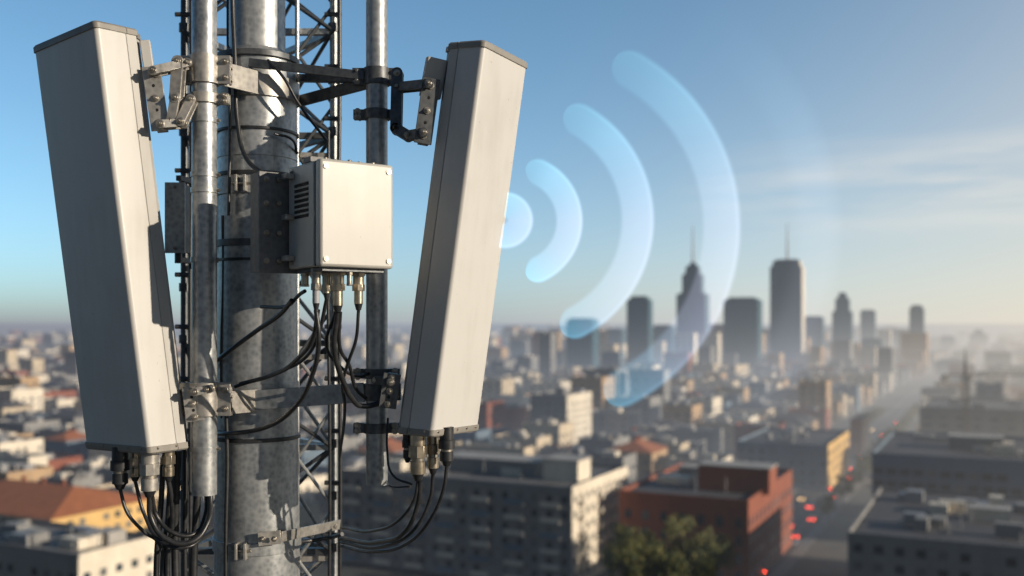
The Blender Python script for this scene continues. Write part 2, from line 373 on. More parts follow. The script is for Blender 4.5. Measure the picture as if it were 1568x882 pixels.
for i,(pts,r) in enumerate([
 ([t[0],P(195,785,4.88),P(218,812,4.9),P(245,835,5.0),P(250,900,5.0)],0.0085),
 ([t[1],P(232,795,4.85),P(256,826,4.85),P(292,830,4.88),P(318,800,4.95),P(322,765,5.02),P(322,700,5.06)],0.014),
 ([t[1]+X*0.012,P(240,790,4.88),P(266,816,4.88),P(296,818,4.92),P(314,790,5.0),P(316,750,5.05)],0.011),
 ([t[3],P(222,790,5.0),P(248,830,4.93),P(285,838,4.93),P(308,822,5.0),P(320,770,5.08)],0.009),
 ([t[2],P(262,760,4.95),P(264,800,4.98),P(258,840,5.0),P(256,920,5.0)],0.012),
 ([P(272,690,5.0),P(270,740,5.02),P(268,800,5.04),P(270,930,5.04)],0.020),
 ([P(283,660,5.08),P(284,760,5.08),P(283,840,5.08),P(284,930,5.08)],0.012),
 ([P(303,740,5.1),P(300,800,5.1),P(297,850,5.1),P(296,930,5.1)],0.020),
 ([P(250,700,5.05),P(246,780,5.06),P(240,850,5.06),P(239,930,5.06)],0.014),
 ([P(262,705,5.1),P(258,790,5.1),P(250,860,5.1),P(252,930,5.1)],0.016),
]): cable("feeder",pts,r,A1)
mb=MB([M_brass]); t=[]
t.append(conn(mb,640,664,4.86,0.23,0.034,M_brass)); t.append(conn(mb,663,664,4.92,0.20,0.026,M_brass)); t.append(conn(mb,684,660,4.84,0.17,0.030,M_cable,False)); t.append(conn(mb,624,662,4.95,0.15,0.02,M_cable,False))
mb.done("connectors",A2,0.001,True)
for pts,r in [
 ([t[0],P(634,765,4.88),P(612,795,4.95),P(575,812,5.15),P(524,808,5.6)],0.008),
 ([t[0]+X*0.01,P(640,770,4.9),P(622,812,4.95),P(580,830,5.15),P(522,824,5.6)],0.012),
 ([t[1],P(658,765,4.95),P(636,808,4.98),P(590,836,5.15),P(522,830,5.6)],0.009),
 ([t[2],P(680,745,4.85),P(662,790,4.9),P(618,835,5.1),P(570,845,5.3),P(522,836,5.6)],0.009),
 ([P(594,640,5.05),P(593,690,5.0),P(602,728,4.95),P(632,742,4.93)],0.006),
 ([P(524,818,5.6),P(500,824,5.7),P(455,830,5.6),P(430,828,5.3)],0.012),
 ([P(590,735,5.1),P(600,745,5.0),P(628,745,4.93)],0.005),
]: cable("feeder",pts,r,A2)

# ------------------------------------------------------------ radio unit (cabinet)
ru=empty("remote_radio_unit")
C=P(490,495,4.40); zt=H+(495-241)*S*4.40; zb=H+(495-408)*S*4.40
R=P(603,495,4.62); U=Vector((R.x-C.x,R.y-C.y,0)); Wb=U.length; U.normalize(); V=Vector((-U.y,U.x,0)); 
hz=(zt-zb)/2; zc=(zt+zb)/2; Db=0.35
mb=MB([M_box])
lid=Vector((C.x,C.y,zc))
mb.box(lid+U*Wb/2+V*0.028,U*Wb/2,V*0.028,Z*hz,M_box)
mb.done("door",ru,0.014,True)
mb=MB([M_box]); mb.box(lid+U*Wb/2+V*0.0625,U*(Wb/2-0.006),V*0.006,Z*(hz-0.006),M_void); mb.done("door_gasket",ru,0,False)
mb=MB([M_box]); mb.box(lid+U*Wb/2+V*(0.069+(Db-0.07)/2),U*(Wb/2-0.003),V*((Db-0.07)/2),Z*(hz-0.003),M_box)
mb.done("body",ru,0.010,True)
mb=MB([M_bolt])
for su in(0.028,Wb-0.028):
    for sz in(-hz+0.035,hz-0.035): 
        q=lid+U*su+Z*sz; mb.cyl(q-V*0.001,q-V*0.0055,0.012,M_bolt,seg=20); mb.cyl(q-V*0.0055,q-V*0.0085,0.007,M_bolt,seg=6)
for sz in(-0.14,0.14): mb.cyl(lid+U*(Wb+0.006)+V*0.05+Z*(sz-0.02),lid+U*(Wb+0.006)+V*0.05+Z*(sz+0.02),0.008,M_bolt,seg=12)
for k in range(7):
    q=lid+U*0.003+V*0.20+Z*(hz-0.10-k*0.024)
    mb.box(q-U*0.001,U*0.0015,V*0.075,Z*0.0062,M_void)
    mb.box(q-U*0.004+Z*0.009,U*0.004,V*0.075,Z*0.0018,M_box)
for sz in(-hz+0.03,hz-0.03): mb.bolt(lid+V*0.30+Z*sz+U*0.003,-U,0.008,0.006)
mb.done("screws_and_louvres",ru,0.0005,True)
mb=MB([M_plate])
pc=lid+V*(Db+0.03)
mb.box(pc+U*(Wb/2-0.06)-Z*0.02,U*(Wb/2+0.07),V*0.008,Z*(hz-0.005),M_plate)
mb.box(pc-U*0.125+V*0.05-Z*0.02,U*0.006,V*0.05,Z*(hz-0.008),M_plate)
for sz in(-0.2,-0.07,0.07,0.18):
    mb.bolt(pc-U*0.095-V*0.008+Z*sz,-V,0.010,0.008)
    mb.cyl(pc-U*0.04+Z*sz-V*0.03,pc-U*0.04+Z*sz,0.012,M_bolt,seg=12)
for sz in(-0.16,0.16): mb.bar(pc+Z*sz+U*0.05,Vector((ax.x+0.05,ax.y-0.19,zc+sz)),0.06,0.05,M_dark,up=(0,0,1))
for sz in(-0.19,0.0,0.19): mb.box(lid-U*0.02+V*(Db-0.05)+Z*sz,U*0.02,V*0.03,Z*0.012,M_galv2)
for i in range(5):
    q=Vector((C.x,C.y,zt))+U*(0.05+0.06*i)+V*(0.05+0.02*(i%2)); mb.cyl(q,q+Z*0.012,0.009,M_bolt,seg=8)
q=Vector((C.x,C.y,zt))+U*0.06+V*0.16; mb.box(q+Z*0.012,U*0.05,V*0.04,Z*0.012,M_plate)
q=Vector((C.x,C.y,zb))+U*Wb/2+V*Db/2; mb.box(q-Z*0.008,U*(Wb/2-0.03),V*(Db/2-0.04),Z*0.009,M_dark)
mb.done("mounting_plate",ru,0.002,True)
mb=MB([M_brass]); t=[]
for px,d,L,r,mat in((484,4.55,0.19,0.021,M_bolt),(517,4.60,0.20,0.030,M_brass),(549,4.66,0.19,0.026,M_brass),(500,4.68,0.14,0.02,M_brass),(467,4.66,0.10,0.018,M_brass),(535,4.55,0.08,0.012,M_bolt)):
    p=P(px,495,d); p.z=zb+0.0; 
    mb.cyl((p.x,p.y,p.z),(p.x,p.y,p.z-0.03),r*1.3,mat,seg=6); mb.cyl((p.x,p.y,p.z-0.03),(p.x,p.y,p.z-0.07),r,mat,seg=24); mb.cyl((p.x,p.y,p.z-0.07),(p.x,p.y,p.z-0.1 if L>0.1 else p.z-0.08),r*1.15,mat,seg=8)
    if L>0.1:
        mb.cyl((p.x,p.y,p.z-0.10),(p.x,p.y,p.z-L+0.03),r*0.8,M_tape if px==484 else mat,seg=24); mb.cyl((p.x,p.y,p.z-L+0.03),(p.x,p.y,p.z-L),r*0.75,M_cable,r2=r*0.45,seg=24)
    t.append(Vector((p.x,p.y,p.z-L)))
mb.done("connectors",ru,0.0008,True)
for pts,r in [
 ([t[0],P(488,520,4.56),P(478,575,4.65),P(450,625,4.8),P(405,655,4.95),P(345,664,5.05),P(325,660,5.3)],0.0115),
 ([t[0]+X*0.008,P(480,515,4.6),P(455,550,4.75),P(415,575,5.0),P(368,588,5.1)],0.011),
 ([t[3],P(488,510,4.75),P(470,545,4.85),P(425,570,5.0),P(360,592,5.12)],0.009),
 ([t[1],P(512,535,4.65),P(524,580,4.72),P(540,612,4.8),P(560,622,4.95),P(580,618,5.02)],0.013),
 ([t[1]+X*0.012,P(520,530,4.68),P(535,560,4.8),P(545,595,4.9),P(560,610,5.0)],0.009),
 ([t[2],P(545,520,4.7),P(535,550,4.75),P(525,585,4.85),P(528,620,5.0),P(520,700,5.5)],0.008),
 ([t[1]-X*0.01,P(500,530,4.7),P(520,560,4.8),P(545,575,4.95),P(566,572,5.05)],0.008),
 ([P(447,460,4.75),P(430,480,4.85),P(395,505,5.0),P(345,542,5.12),P(322,560,5.25)],0.012),
 ([t[4],P(460,450,4.7),P(440,468,4.85),P(400,470,5.05)],0.009),
]: cable("feeder",pts,r,ru)
for pts,r in [
 ([P(357,-150,5.15),P(356,0,5.15),P(360,95,5.12),P(364,190,5.1),P(376,240,5.06),P(408,270,4.95)],0.012),
 ([P(350,-150,5.4),P(349,60,5.35),P(350,95,5.12),P(352,190,5.12),P(350,330,5.12)],0.008),
 ([P(410,92,5.1),P(435,120,5.08),P(455,155,5.12),P(500,215,5.3)],0.008),
 ([P(345,600,5.12),P(348,700,5.12),P(346,800,5.11),P(345,930,5.1)],0.01),
 ([P(420,205,5.13),P(445,212,5.2),P(455,235,5.35)],0.007),
 ([P(342,330,5.2),P(343,420,5.2),P(340,540,5.2),P(341,640,5.2)],0.012),
]: cable("cable_run",pts,r,mast)
for pts,r in [
 ([P(519,-150,5.9),P(520,120,5.9),P(518,400,5.9),P(521,700,5.9),P(520,930,5.9)],0.012),
 ([P(503,200,5.88),P(502,420,5.88),P(505,700,5.88),P(504,930,5.88)],0.010),
 ([P(292,-150,5.9),P(293,200,5.9),P(291,480,5.9),P(292,930,5.9)],0.012),
]: cable("cable_run",pts,r,lat)
jb=empty("junction_box"); mb=MB([M_galv]); q=P(273,335,5.6); mb.box(q,X*0.05,Y*0.05,Z*0.19,M_dark); mb.box(q-Y*0.054,X*0.056,Y*0.006,Z*0.197,M_galv)
for sz in(-0.17,0.17): mb.bolt(q-Y*0.06+Z*sz,(0,-1,0),0.008,0.006)
for sz in(-0.23,0.23): mb.bar(q+Z*sz,q+Z*sz+Vector((0.05,0.3,0)),0.03,0.03,M_dark)
mb.cyl(q-Z*0.19,q-Z*0.25,0.02,M_cable); mb.done("enclosure",jb,0.004,True)

# ------------------------------------------------------------ signal wave arcs (translucent sheets beside the antenna)
sw=empty("signal_waves"); dW=5.0
m,nt,b,o=newmat("signal_wave_light"); M_wave=m
nt.nodes.remove(b)
at=nt.nodes.new("ShaderNodeAttribute"); at.attribute_name="glow"
ac=nt.nodes.new("ShaderNodeAttribute"); ac.attribute_name="tint"
cr=ramp(nt,ac.outputs["Fac"],[(0.0,(0.25,0.85,1.0)),(0.25,(0.45,0.82,1.0)),(0.5,(0.80,0.78,1.0)),(0.72,(0.66,0.72,1.0)),(1.0,(0.10,0.66,1.0))])
e1=nt.nodes.new("ShaderNodeEmission"); nt.links.new(cr,e1.inputs[0]); nt.links.new(at.outputs["Fac"],e1.inputs[1])
tr=nt.nodes.new("ShaderNodeBsdfTransparent"); ad=nt.nodes.new("ShaderNodeAddShader")
nt.links.new(tr.outputs[0],ad.inputs[0]); nt.links.new(e1.outputs[0],ad.inputs[1]); nt.links.new(ad.outputs[0],o.inputs[0])
def smooth(x): x=max(0,min(1,x)); return x*x*(3-2*x)
def wave(cx,cy,r0,r1,a0,a1,g,soft=0.30):
    hw=(r1-r0)/2; rm=(r0+r1)/2; na=140; nr=22; ext=hw/rm if rm>0 else 0
    vs=[];gl=[];ti=[]
    A0=math.radians(a0);A1=math.radians(a1)
    for i in range(na+1):
        a=A0-ext+(A1-A0+2*ext)*i/na
        over=max(A0-a,a-A1,0)*rm
        w=math.sqrt(max(hw*hw-over*over,0))
        x=i/na
        fade=(1.25-0.25*smooth(x/0.3))*(0.45+0.55*smooth((1-x)/0.22)) if soft<0.6 else smooth(x/0.3)*smooth((1-x)/0.45)
        for j in range(nr+1):
            f=j/nr*2-1; r=rm+f*w
            vs.append(P(cx+r*math.cos(a),cy-r*math.sin(a),dW))
            e=min(smooth((1-abs(f))*w/(hw*soft)),1)
            rim=0.35*math.exp(-((f-0.80)/0.14)**2)
            gl.append(g*e*(0.55+0.30*smooth((f+1)/2)+rim)*fade); ti.append(x)
    fs=[(i*(nr+1)+j,i*(nr+1)+j+1,(i+1)*(nr+1)+j+1,(i+1)*(nr+1)+j) for i in range(na) for j in range(nr)]
    me=bpy.data.meshes.new("wave_arc"); me.from_pydata(vs,[],fs); me.materials.append(M_wave)
    for nm,dat in(("glow",gl),("tint",[1-x for x in ti])):
        at_=me.attributes.new(nm,'FLOAT','POINT'); at_.data.foreach_set("value",dat)
    ob=bpy.data.objects.new("wave_arc",me); col.objects.link(ob); ob.parent=sw
wave(773,337,0.5,46,-89,89,0.40)
wave(790,338,59,105,-64,64,0.40)
wave(800,337,148,205,-62,60,0.32)
wave(828,347,244,310,-63,60,0.25)
wave(868,352,336,428,-54,54,0.07,0.7)

# ------------------------------------------------------------ ground
def sheet(name,vs,mat):
    mb=MB([mat]); mb.add(vs,[tuple(range(len(vs)))],mat); return mb.done(name,recalc=False)
m,nt,b,o=newmat("city_ground"); M_ground=m
vv=nt.nodes.new("ShaderNodeTexVoronoi"); vv.inputs["Scale"].default_value=0.02; nt.links.new(objvec(nt),vv.inputs["Vector"])
f=mathn(nt,'ADD',mathn(nt,'MULTIPLY',noise(nt,0.012,7,objvec(nt),0.7),0.8),mathn(nt,'MULTIPLY',vv.outputs["Color"],0.2))
nt.links.new(ramp(nt,f,[(0.35,(0.04,0.045,0.04)),(0.5,(0.08,0.08,0.075)),(0.62,(0.16,0.14,0.11))]),b.inputs["Base Color"]); b.inputs["Roughness"].default_value=0.95
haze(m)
sheet("ground",[(-60000,-60000,0),(60000,-60000,0),(60000,90000,0),(-60000,90000,0)],M_ground)
# ------------------------------------------------------------ city grid
v=Vector((0.44,0.9,0)).normalized(); u=Vector((v.y,-v.x,0))
def gdist(pyb): return H/((pyb-495)*S)
keys=[]
def windows(mb,A,du,nrm,Lw,z0,z1,fh,bay,ww,wh):
    nf=max(1,int((z1-z0)/fh)); nb=max(1,int(Lw/bay)); bw=Lw/nb
    for i in range(nf):
        zb_=z0+i*fh+(fh-wh)*0.5
        for j in range(nb):
            if random.random()<0.06: continue
            c0=A+du*(bw*(j+0.5)-ww/2)+nrm*0.03; c1=c0+du*ww
            mb.add([c0+Z*zb_,c1+Z*zb_,c1+Z*(zb_+wh),c0+Z*(zb_+wh)],[(0,1,2,3)],G_glass2 if random.random()<0.3 else G_glass)
def building(name,A,L,D,h,wall,roof,wall2=None,fh=3.4,bay=3.6,ww=1.7,wh=1.6,bands=False,balc=False,gable=False,clutter=3,detail=True,mb=None,pitch=0.28):
    own=mb is None
    if own: mb=MB([wall])
    A=Vector((A[0],A[1],0)); wall2=wall2 or wall
    c=[A,A-u*L,A-u*L+v*D,A+v*D]
    tops=[p+Z*h for p in c]
    for i,(a,b_) in enumerate(((0,1),(1,2),(2,3),(3,0))):
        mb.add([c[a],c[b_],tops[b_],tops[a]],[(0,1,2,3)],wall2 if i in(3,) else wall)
    if gable:
        rise=min(L,D)*pitch; o=0.5
        e=[A+u*o-v*o,A-u*(L+o)-v*o,A-u*(L+o)+v*(D+o),A+u*o+v*(D+o)]
        if L>=D: r1,r2=A-u*(D*0.35)+v*D/2,A-u*(L-D*0.35)+v*D/2
        else: r1,r2=A-u*L/2+v*(L*0.35),A-u*L/2+v*(D-L*0.35)
        E=[p+Z*(h+0.02) for p in e]; r1=r1+Z*(h+rise); r2=r2+Z*(h+rise)
        if L>=D: mb.add(E+[r1,r2],[(0,1,5,4),(1,2,5),(2,3,4,5),(3,0,4),(0,3,2,1)],roof)
        else: mb.add(E+[r1,r2],[(0,1,4),(1,2,5,4),(2,3,5),(3,0,4,5),(0,3,2,1)],roof)
        if own:
            for k in range(3):
                q=r1.lerp(r2,0.2+0.3*k)+v*1.0; mb.box(q,u*0.5,v*0.35,Z*1.1,W_brick)
    else:
        pt=0.35; ph=0.9
        mb.add(tops,[(0,1,2,3)],roof)
        if detail:
            mb.box(A-u*L/2+v*pt/2+Z*(h+ph/2+0.003),u*(L/2),v*(pt/2),Z*ph/2,wall); mb.box(A-u*L/2+v*(D-pt/2)+Z*(h+ph/2+0.003),u*(L/2),v*(pt/2),Z*ph/2,wall)
            mb.box(A-u*pt/2+v*D/2+Z*(h+ph/2+0.003),u*(pt/2),v*(D/2-pt),Z*ph/2,wall2); mb.box(A-u*(L-pt/2)+v*D/2+Z*(h+ph/2+0.003),u*(pt/2),v*(D/2-pt),Z*ph/2,wall)
    if detail:
        for (p0,du,nr,Lw) in((A-u*L,u,-v,L),(A,v,u,D),(A+v*D,-u,v,L),(A-u*L+v*D,-v,-u,D)):
            windows(mb,p0,du,nr,Lw,1.0,h-0.3,fh,bay,ww,wh)
        nf=int((h-1)/fh)
        if bands:
            for i in range(1,nf+1):
                z=1.0+i*fh
                if z>h-0.2: break
                mb.box(A-u*L/2-v*0.08+Z*z,u*(L/2+0.16),v*0.078,Z*0.22,wall); mb.box(A+u*0.08+v*D/2+Z*z,u*0.078,v*D/2,Z*0.22,wall2)
        if balc:
            for i in range(nf):
                z=1.0+i*fh
                for j in range(int(L/9)):
                    q=A-u*(5+9*j)-v*0.65+Z*z; mb.box(q,u*2.4,v*0.64,Z*0.1,wall); mb.box(q-v*0.6+Z*0.6,u*2.4,v*0.04,Z*0.5,W_white if (i+j)%3 else W_blue)
                for j in range(int(D/12)):
                    q=A+v*(6+12*j)+u*0.65+Z*z; mb.box(q,v*2.4,u*0.64,Z*0.1,wall2); mb.box(q+u*0.6+Z*0.6,v*2.4,u*0.04,Z*0.5,wall2)
        if not gable:
            for k in range(clutter):
                a=random.uniform(0.15,0.85)*L; b_=random.uniform(0.2,0.8)*D; sx_,sy_,sz_=random.uniform(1,3),random.uniform(1,2.5),random.uniform(0.5,1.4)
                mb.box(A-u*a+v*b_+Z*(h+sz_+0.003),u*sx_,v*sy_,Z*sz_,random.choice([W_grey,W_white,R_light,M_metal]))
                q=A-u*(a*0.8)+v*b_*0.7+Z*h; mb.cyl(q,q+Z*random.uniform(1.5,4),0.12,M_metal,seg=6)
    if own: return mb,A
def solve(pxc,pyr,pyb,pxl,pxr):
    d=gdist(pyb); h=H*(1-(pyr-495)/(pyb-495)); A=Vector(((pxc-784)*S*d,d,0))
    kl=(pxl-784)*S; kr=(pxr-784)*S
    L=(A.x-kl*A.y)/(u.x+kl*(-u.y)); D=(A.x-kr*A.y)/(kr*v.y-v.x)
    return A,abs(L),abs(D),h
def kb(name,pxc,pyr,pyb,pxl,pxr,wall,roof,maxL=90,maxD=60,pent=None,**k):
    A,L,D,h=solve(pxc,pyr,pyb,pxl,pxr); L=min(L,maxL); D=min(max(D,8),maxD)
    mb,A=building(name,A,L,D,h,wall,roof,**k)
    for (fa,fb,wa,wb,ph,mt) in (pent or []):
        mb.box(A-u*L*fa+v*D*fb+Z*(h+ph/2+0.004),u*wa/2,v*wb/2,Z*ph/2,mt)
        mb.box(A-u*L*fa+v*D*fb+Z*(h+ph+0.15),u*(wa/2+0.25),v*(wb/2+0.25),Z*0.14,R_light)
    mb.done(name,recalc=True); keys.append((A,L,D))
    return A,L,D,h
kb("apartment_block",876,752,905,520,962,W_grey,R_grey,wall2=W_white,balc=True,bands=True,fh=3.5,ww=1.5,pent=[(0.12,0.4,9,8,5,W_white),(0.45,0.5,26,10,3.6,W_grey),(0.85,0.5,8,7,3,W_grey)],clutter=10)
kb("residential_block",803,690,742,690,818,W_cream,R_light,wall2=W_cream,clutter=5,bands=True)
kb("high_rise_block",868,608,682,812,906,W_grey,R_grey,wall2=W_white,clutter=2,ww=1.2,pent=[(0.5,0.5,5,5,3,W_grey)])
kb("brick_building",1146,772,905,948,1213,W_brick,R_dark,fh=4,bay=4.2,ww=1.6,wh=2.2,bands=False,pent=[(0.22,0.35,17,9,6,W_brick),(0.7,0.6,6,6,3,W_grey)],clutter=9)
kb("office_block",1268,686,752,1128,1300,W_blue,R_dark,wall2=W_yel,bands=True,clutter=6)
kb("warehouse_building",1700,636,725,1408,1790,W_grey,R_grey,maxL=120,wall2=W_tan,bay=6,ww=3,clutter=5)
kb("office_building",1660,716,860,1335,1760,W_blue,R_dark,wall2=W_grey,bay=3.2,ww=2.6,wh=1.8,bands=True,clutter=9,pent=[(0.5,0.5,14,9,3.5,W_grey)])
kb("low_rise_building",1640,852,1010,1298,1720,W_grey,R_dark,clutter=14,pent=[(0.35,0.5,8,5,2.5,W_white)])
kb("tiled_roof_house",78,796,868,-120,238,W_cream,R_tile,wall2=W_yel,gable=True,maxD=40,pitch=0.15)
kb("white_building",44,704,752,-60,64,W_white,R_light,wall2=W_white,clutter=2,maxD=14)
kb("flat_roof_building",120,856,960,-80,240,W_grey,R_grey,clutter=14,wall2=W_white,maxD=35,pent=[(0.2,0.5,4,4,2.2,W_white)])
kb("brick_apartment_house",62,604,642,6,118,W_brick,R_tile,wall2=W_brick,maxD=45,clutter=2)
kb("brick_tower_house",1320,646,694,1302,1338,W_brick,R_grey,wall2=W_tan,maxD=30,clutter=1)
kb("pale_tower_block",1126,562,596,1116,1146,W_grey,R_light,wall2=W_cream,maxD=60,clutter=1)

# avenue
q0=Vector(((1150-784)*S*236,236,0))
def av(a,b_,z=0): return q0+u*a+v*b_+Z*z
avA=-4; RW=8
sheet("avenue_road",[av(avA-RW,-150,0.004),av(avA+RW,-150,0.004),av(avA+RW,900,0.004),av(avA-RW,900,0.004)],M_asph)
mb=MB([M_pave])
for sg in(-1,1): mb.box(av(avA+sg*(RW+1.5),375,0.06),u*1.5,v*525,Z*0.07,M_pave)
mb.done("pavement")
mb=MB([M_line]); b_=-140
while b_<900:
    for a in(-4.5,0,4.5): mb.add([av(avA+a-0.1,b_,0.008),av(avA+a+0.1,b_,0.008),av(avA+a+0.1,b_+3,0.008),av(avA+a-0.1,b_+3,0.008)],[(0,1,2,3)],M_line)
    b_+=8
for bb in(40,44,300,304):
    for a in range(-7,8,2): mb.add([av(avA+a-0.4,bb,0.012),av(avA+a+0.4,bb,0.012),av(avA+a+0.4,bb+2.8,0.012),av(avA+a-0.4,bb+2.8,0.012)],[(0,1,2,3)],M_line)
mb.done("road_markings",recalc=False)

# cars
def emis(name,c,s):
    m,nt,b,o=newmat(name); b.inputs["Base Color"].default_value=(*c,1); b.inputs["Emission Color"].default_value=(*c,1); b.inputs["Emission Strength"].default_value=s; return m
M_tail=emis("tail_lamp",(1,0.07,0.03),22); M_head=emis("head_lamp",(1,0.6,0.25),22)
carp=[city("car_paint_%d"%i,c,0.05,0.3) for i,c in enumerate([(0.6,0.6,0.6),(0.05,0.05,0.06),(0.25,0.03,0.03),(0.08,0.12,0.25),(0.3,0.3,0.31)])]
def car_mesh(paint_):
    mb=MB([paint_]); prof=[(-2.2,0.35),(-2.2,0.85),(-1.9,0.98),(-1.35,1.03),(-0.85,1.45),(0.7,1.45),(1.35,1.0),(2.1,0.85),(2.2,0.6),(2.2,0.35)]
    mb.loft([[Vector((x,y,z)) if z<1.2 else Vector((x*0.82,y,z)) for y,z in prof] for x in(-0.88,0.88)],paint_)
    mb.box((0,-1.2,1.22),X*0.62,Vector((0,0.2,0.16)),Vector((0,-0.012,0.015)),G_glass); mb.box((0,1.05,1.24),X*0.62,Vector((0,0.26,-0.18)),Vector((0,0.012,0.015)),G_glass)
    for sx_ in(-1,1):
        mb.box((sx_*0.80,-0.05,1.2),X*0.02,Y*0.72,Z*0.13,G_glass)
        for y in(-1.35,1.4): mb.cyl((sx_*0.72,y,0.33),(sx_*0.9,y,0.33),0.33,M_void,seg=16)
        mb.box((sx_*0.66,-2.21,0.78),X*0.17,Y*0.02,Z*0.09,M_tail); mb.box((sx_*0.66,2.2,0.68),X*0.15,Y*0.02,Z*0.07,M_head)
    ob=mb.done("car",bevel=0.04); return ob
carobs=[car_mesh(p) for p in carp]
yaw=math.atan2(v.y,v.x)-math.pi/2
ci=0
for b_,lane,dr in [(20,2,1),(34,2,1),(48,6,1),(62,2,1),(75,6,1),(95,2,1),(118,6,1),(135,2,1),(165,6,1),(190,2,1),(230,2,1),(270,6,1),(320,2,1),(400,2,1),(28,-3,-1),(66,-6,-1),(110,-3,-1),(150,-6,-1),(210,-3,-1),(260,-3,-1),(350,-6,-1),(5,6,1),(-15,2,1),(88,-3,-1)]:
    src=carobs[ci%5]
    ob=src if ci<5 else src.copy()
    if ci>=5: ob.name="car"; col.objects.link(ob)
    p=av(avA+lane,b_,0.01); ob.location=p; ob.rotation_euler=(0,0,yaw+(0 if dr>0 else math.pi)); ci+=1

# trees
m,nt,b,o=newmat("foliage"); M_leaf=m
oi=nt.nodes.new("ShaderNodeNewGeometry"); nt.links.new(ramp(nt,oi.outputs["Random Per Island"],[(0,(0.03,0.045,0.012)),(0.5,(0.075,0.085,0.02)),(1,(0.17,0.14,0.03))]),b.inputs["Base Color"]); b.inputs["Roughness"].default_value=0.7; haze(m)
M_bark=city("bark",(0.09,0.07,0.05))
def tree_mesh(hh,cr,n=1700):
    mb=MB([M_bark]); mb.cyl((0,0,0),(0.1,0,hh*0.45),0.28,M_bark,r2=0.17,seg=8)
    cl=[]
    for i in range(12):
        a=random.uniform(0,6.28); r=cr*random.uniform(0.25,0.75); z=hh*random.uniform(0.42,0.88); q=Vector((r*math.cos(a),r*math.sin(a),z)); cl.append((q,cr*random.uniform(0.28,0.5)))
        mb.cyl((0.1,0,hh*random.uniform(0.3,0.45)),q,0.1,M_bark,r2=0.03,seg=5)
    for i in range(n):
        q,r=random.choice(cl); d=Vector((random.gauss(0,1),random.gauss(0,1),random.gauss(0,1))).normalized()*r*random.uniform(0.55,1.05)
        a=Vector((random.gauss(0,1),random.gauss(0,1),random.gauss(0,1))).normalized(); b_=a.orthogonal().normalized(); s_=random.uniform(0.2,0.45); c=q+d
        mb.add([c-a*s_,c+b_*s_*0.6,c+a*s_,c-b_*s_*0.6],[(0,1,2,3)],M_leaf)
    return mb
tm=[tree_mesh(h_,c_).done("street_tree",recalc=False) for h_,c_ in((13,4.8),(11,4.2),(14,5.2))]
tp=[]
for px,d in((975,216),(1010,208),(1045,218),(1078,210),(1030,200),(990,200),(1095,216),(1060,197),(960,208)): tp.append(((px-784)*S*d,d))
for k in range(26): 
    q=av(avA-RW-2.5,60+k*15+random.uniform(-3,3)); tp.append((q.x,q.y))
    if k%2: q=av(avA+RW+2.5,60+k*15); tp.append((q.x,q.y))
for i,(x,y) in enumerate(tp):
    ob=tm[i] if i<3 else tm[i%3].copy()
    if i>=3: ob.name="street_tree"; col.objects.link(ob)
    ob.location=(x,y,0); sc_=random.uniform(1.15,1.35) if i<9 else random.uniform(0.55,0.85); ob.scale=(sc_,sc_,sc_); ob.rotation_euler=(0,0,random.uniform(0,6))

# surrounding city fabric
def clash(p,L,D,mg=4):
    for A,KL,KD in keys:
        r=p-A; a=-r.dot(u); b_=r.dot(v)
        if a+L>-mg and a<KL+mg and b_+D>-mg and b_<KD+mg: return True
    r=p-q0; a=r.dot(u)
    if r.dot(v)<900 and a>avA-RW-4 and a-L<avA+RW+4: return True
    return False
walls=[W_cream,W_white,W_grey,W_brick,W_tan,W_grey,W_tan,W_cream,W_grey,W_blue,W_white]
roofs=[R_dark,R_grey,R_grey,R_light,R_dark,R_dark]
mass=MB([W_cream]); far=MB([W_cream]); cnt=0
def visible(x,y,m=0.06): return abs(x/y)<0.515+m
names=["townhouse","apartment_house","shop_building","office_house"]
b_=-400
while b_<5200:
    step=27 if b_<900 else 36 if b_<2200 else 60
    a_=-3600
    while a_<3600:
        L=random.uniform(12,25)*step/27; D=random.uniform(11,21)*step/27
        p=q0+u*(a_+random.uniform(0,5))+v*(b_+random.uniform(0,5)); a_+=step+ (9 if int(a_/step)%4==0 else 0)
        if p.y<245 or not visible(p.x,p.y): continue
        if clash(p,L,D): continue
        dist_=p.y
        h=random.uniform(7,14) if dist_<500 else random.uniform(8,19)
        if dist_>500 and random.random()<0.05: h=random.uniform(20,34)
        if dist_>900 and p.x>0 and p.x/p.y<0.42 and random.random()<0.14: h=random.uniform(24,52)
        if dist_<330: h=random.uniform(6,10)
        w=random.choice(walls); g=random.random()<0.28 and h<16
        rf=(R_tile if random.random()<(0.45 if p.x<0 else 0.2) else R_dark) if g else random.choice(roofs)
        if dist_<480:
            nm=random.choice(names); r=building(nm,p,L,D,h,w,rf,gable=g,bay=random.uniform(3,4.2),clutter=4,pitch=0.2); r[0].done(nm,recalc=True)
        elif dist_<1000: building("x",p,L,D,h,w,rf,gable=g,bay=random.uniform(4,6),ww=2.2,clutter=2,mb=mass,pitch=0.2)
        else: building("x",p,L,D,h,w,rf,gable=g,detail=False,mb=far,pitch=0.2)
        cnt+=1
    b_+=step+(8 if int(b_/step)%3==0 else 0)
mass.done("city_blocks",recalc=False); far.done("distant_city_blocks",recalc=False)
print("buildings",cnt)

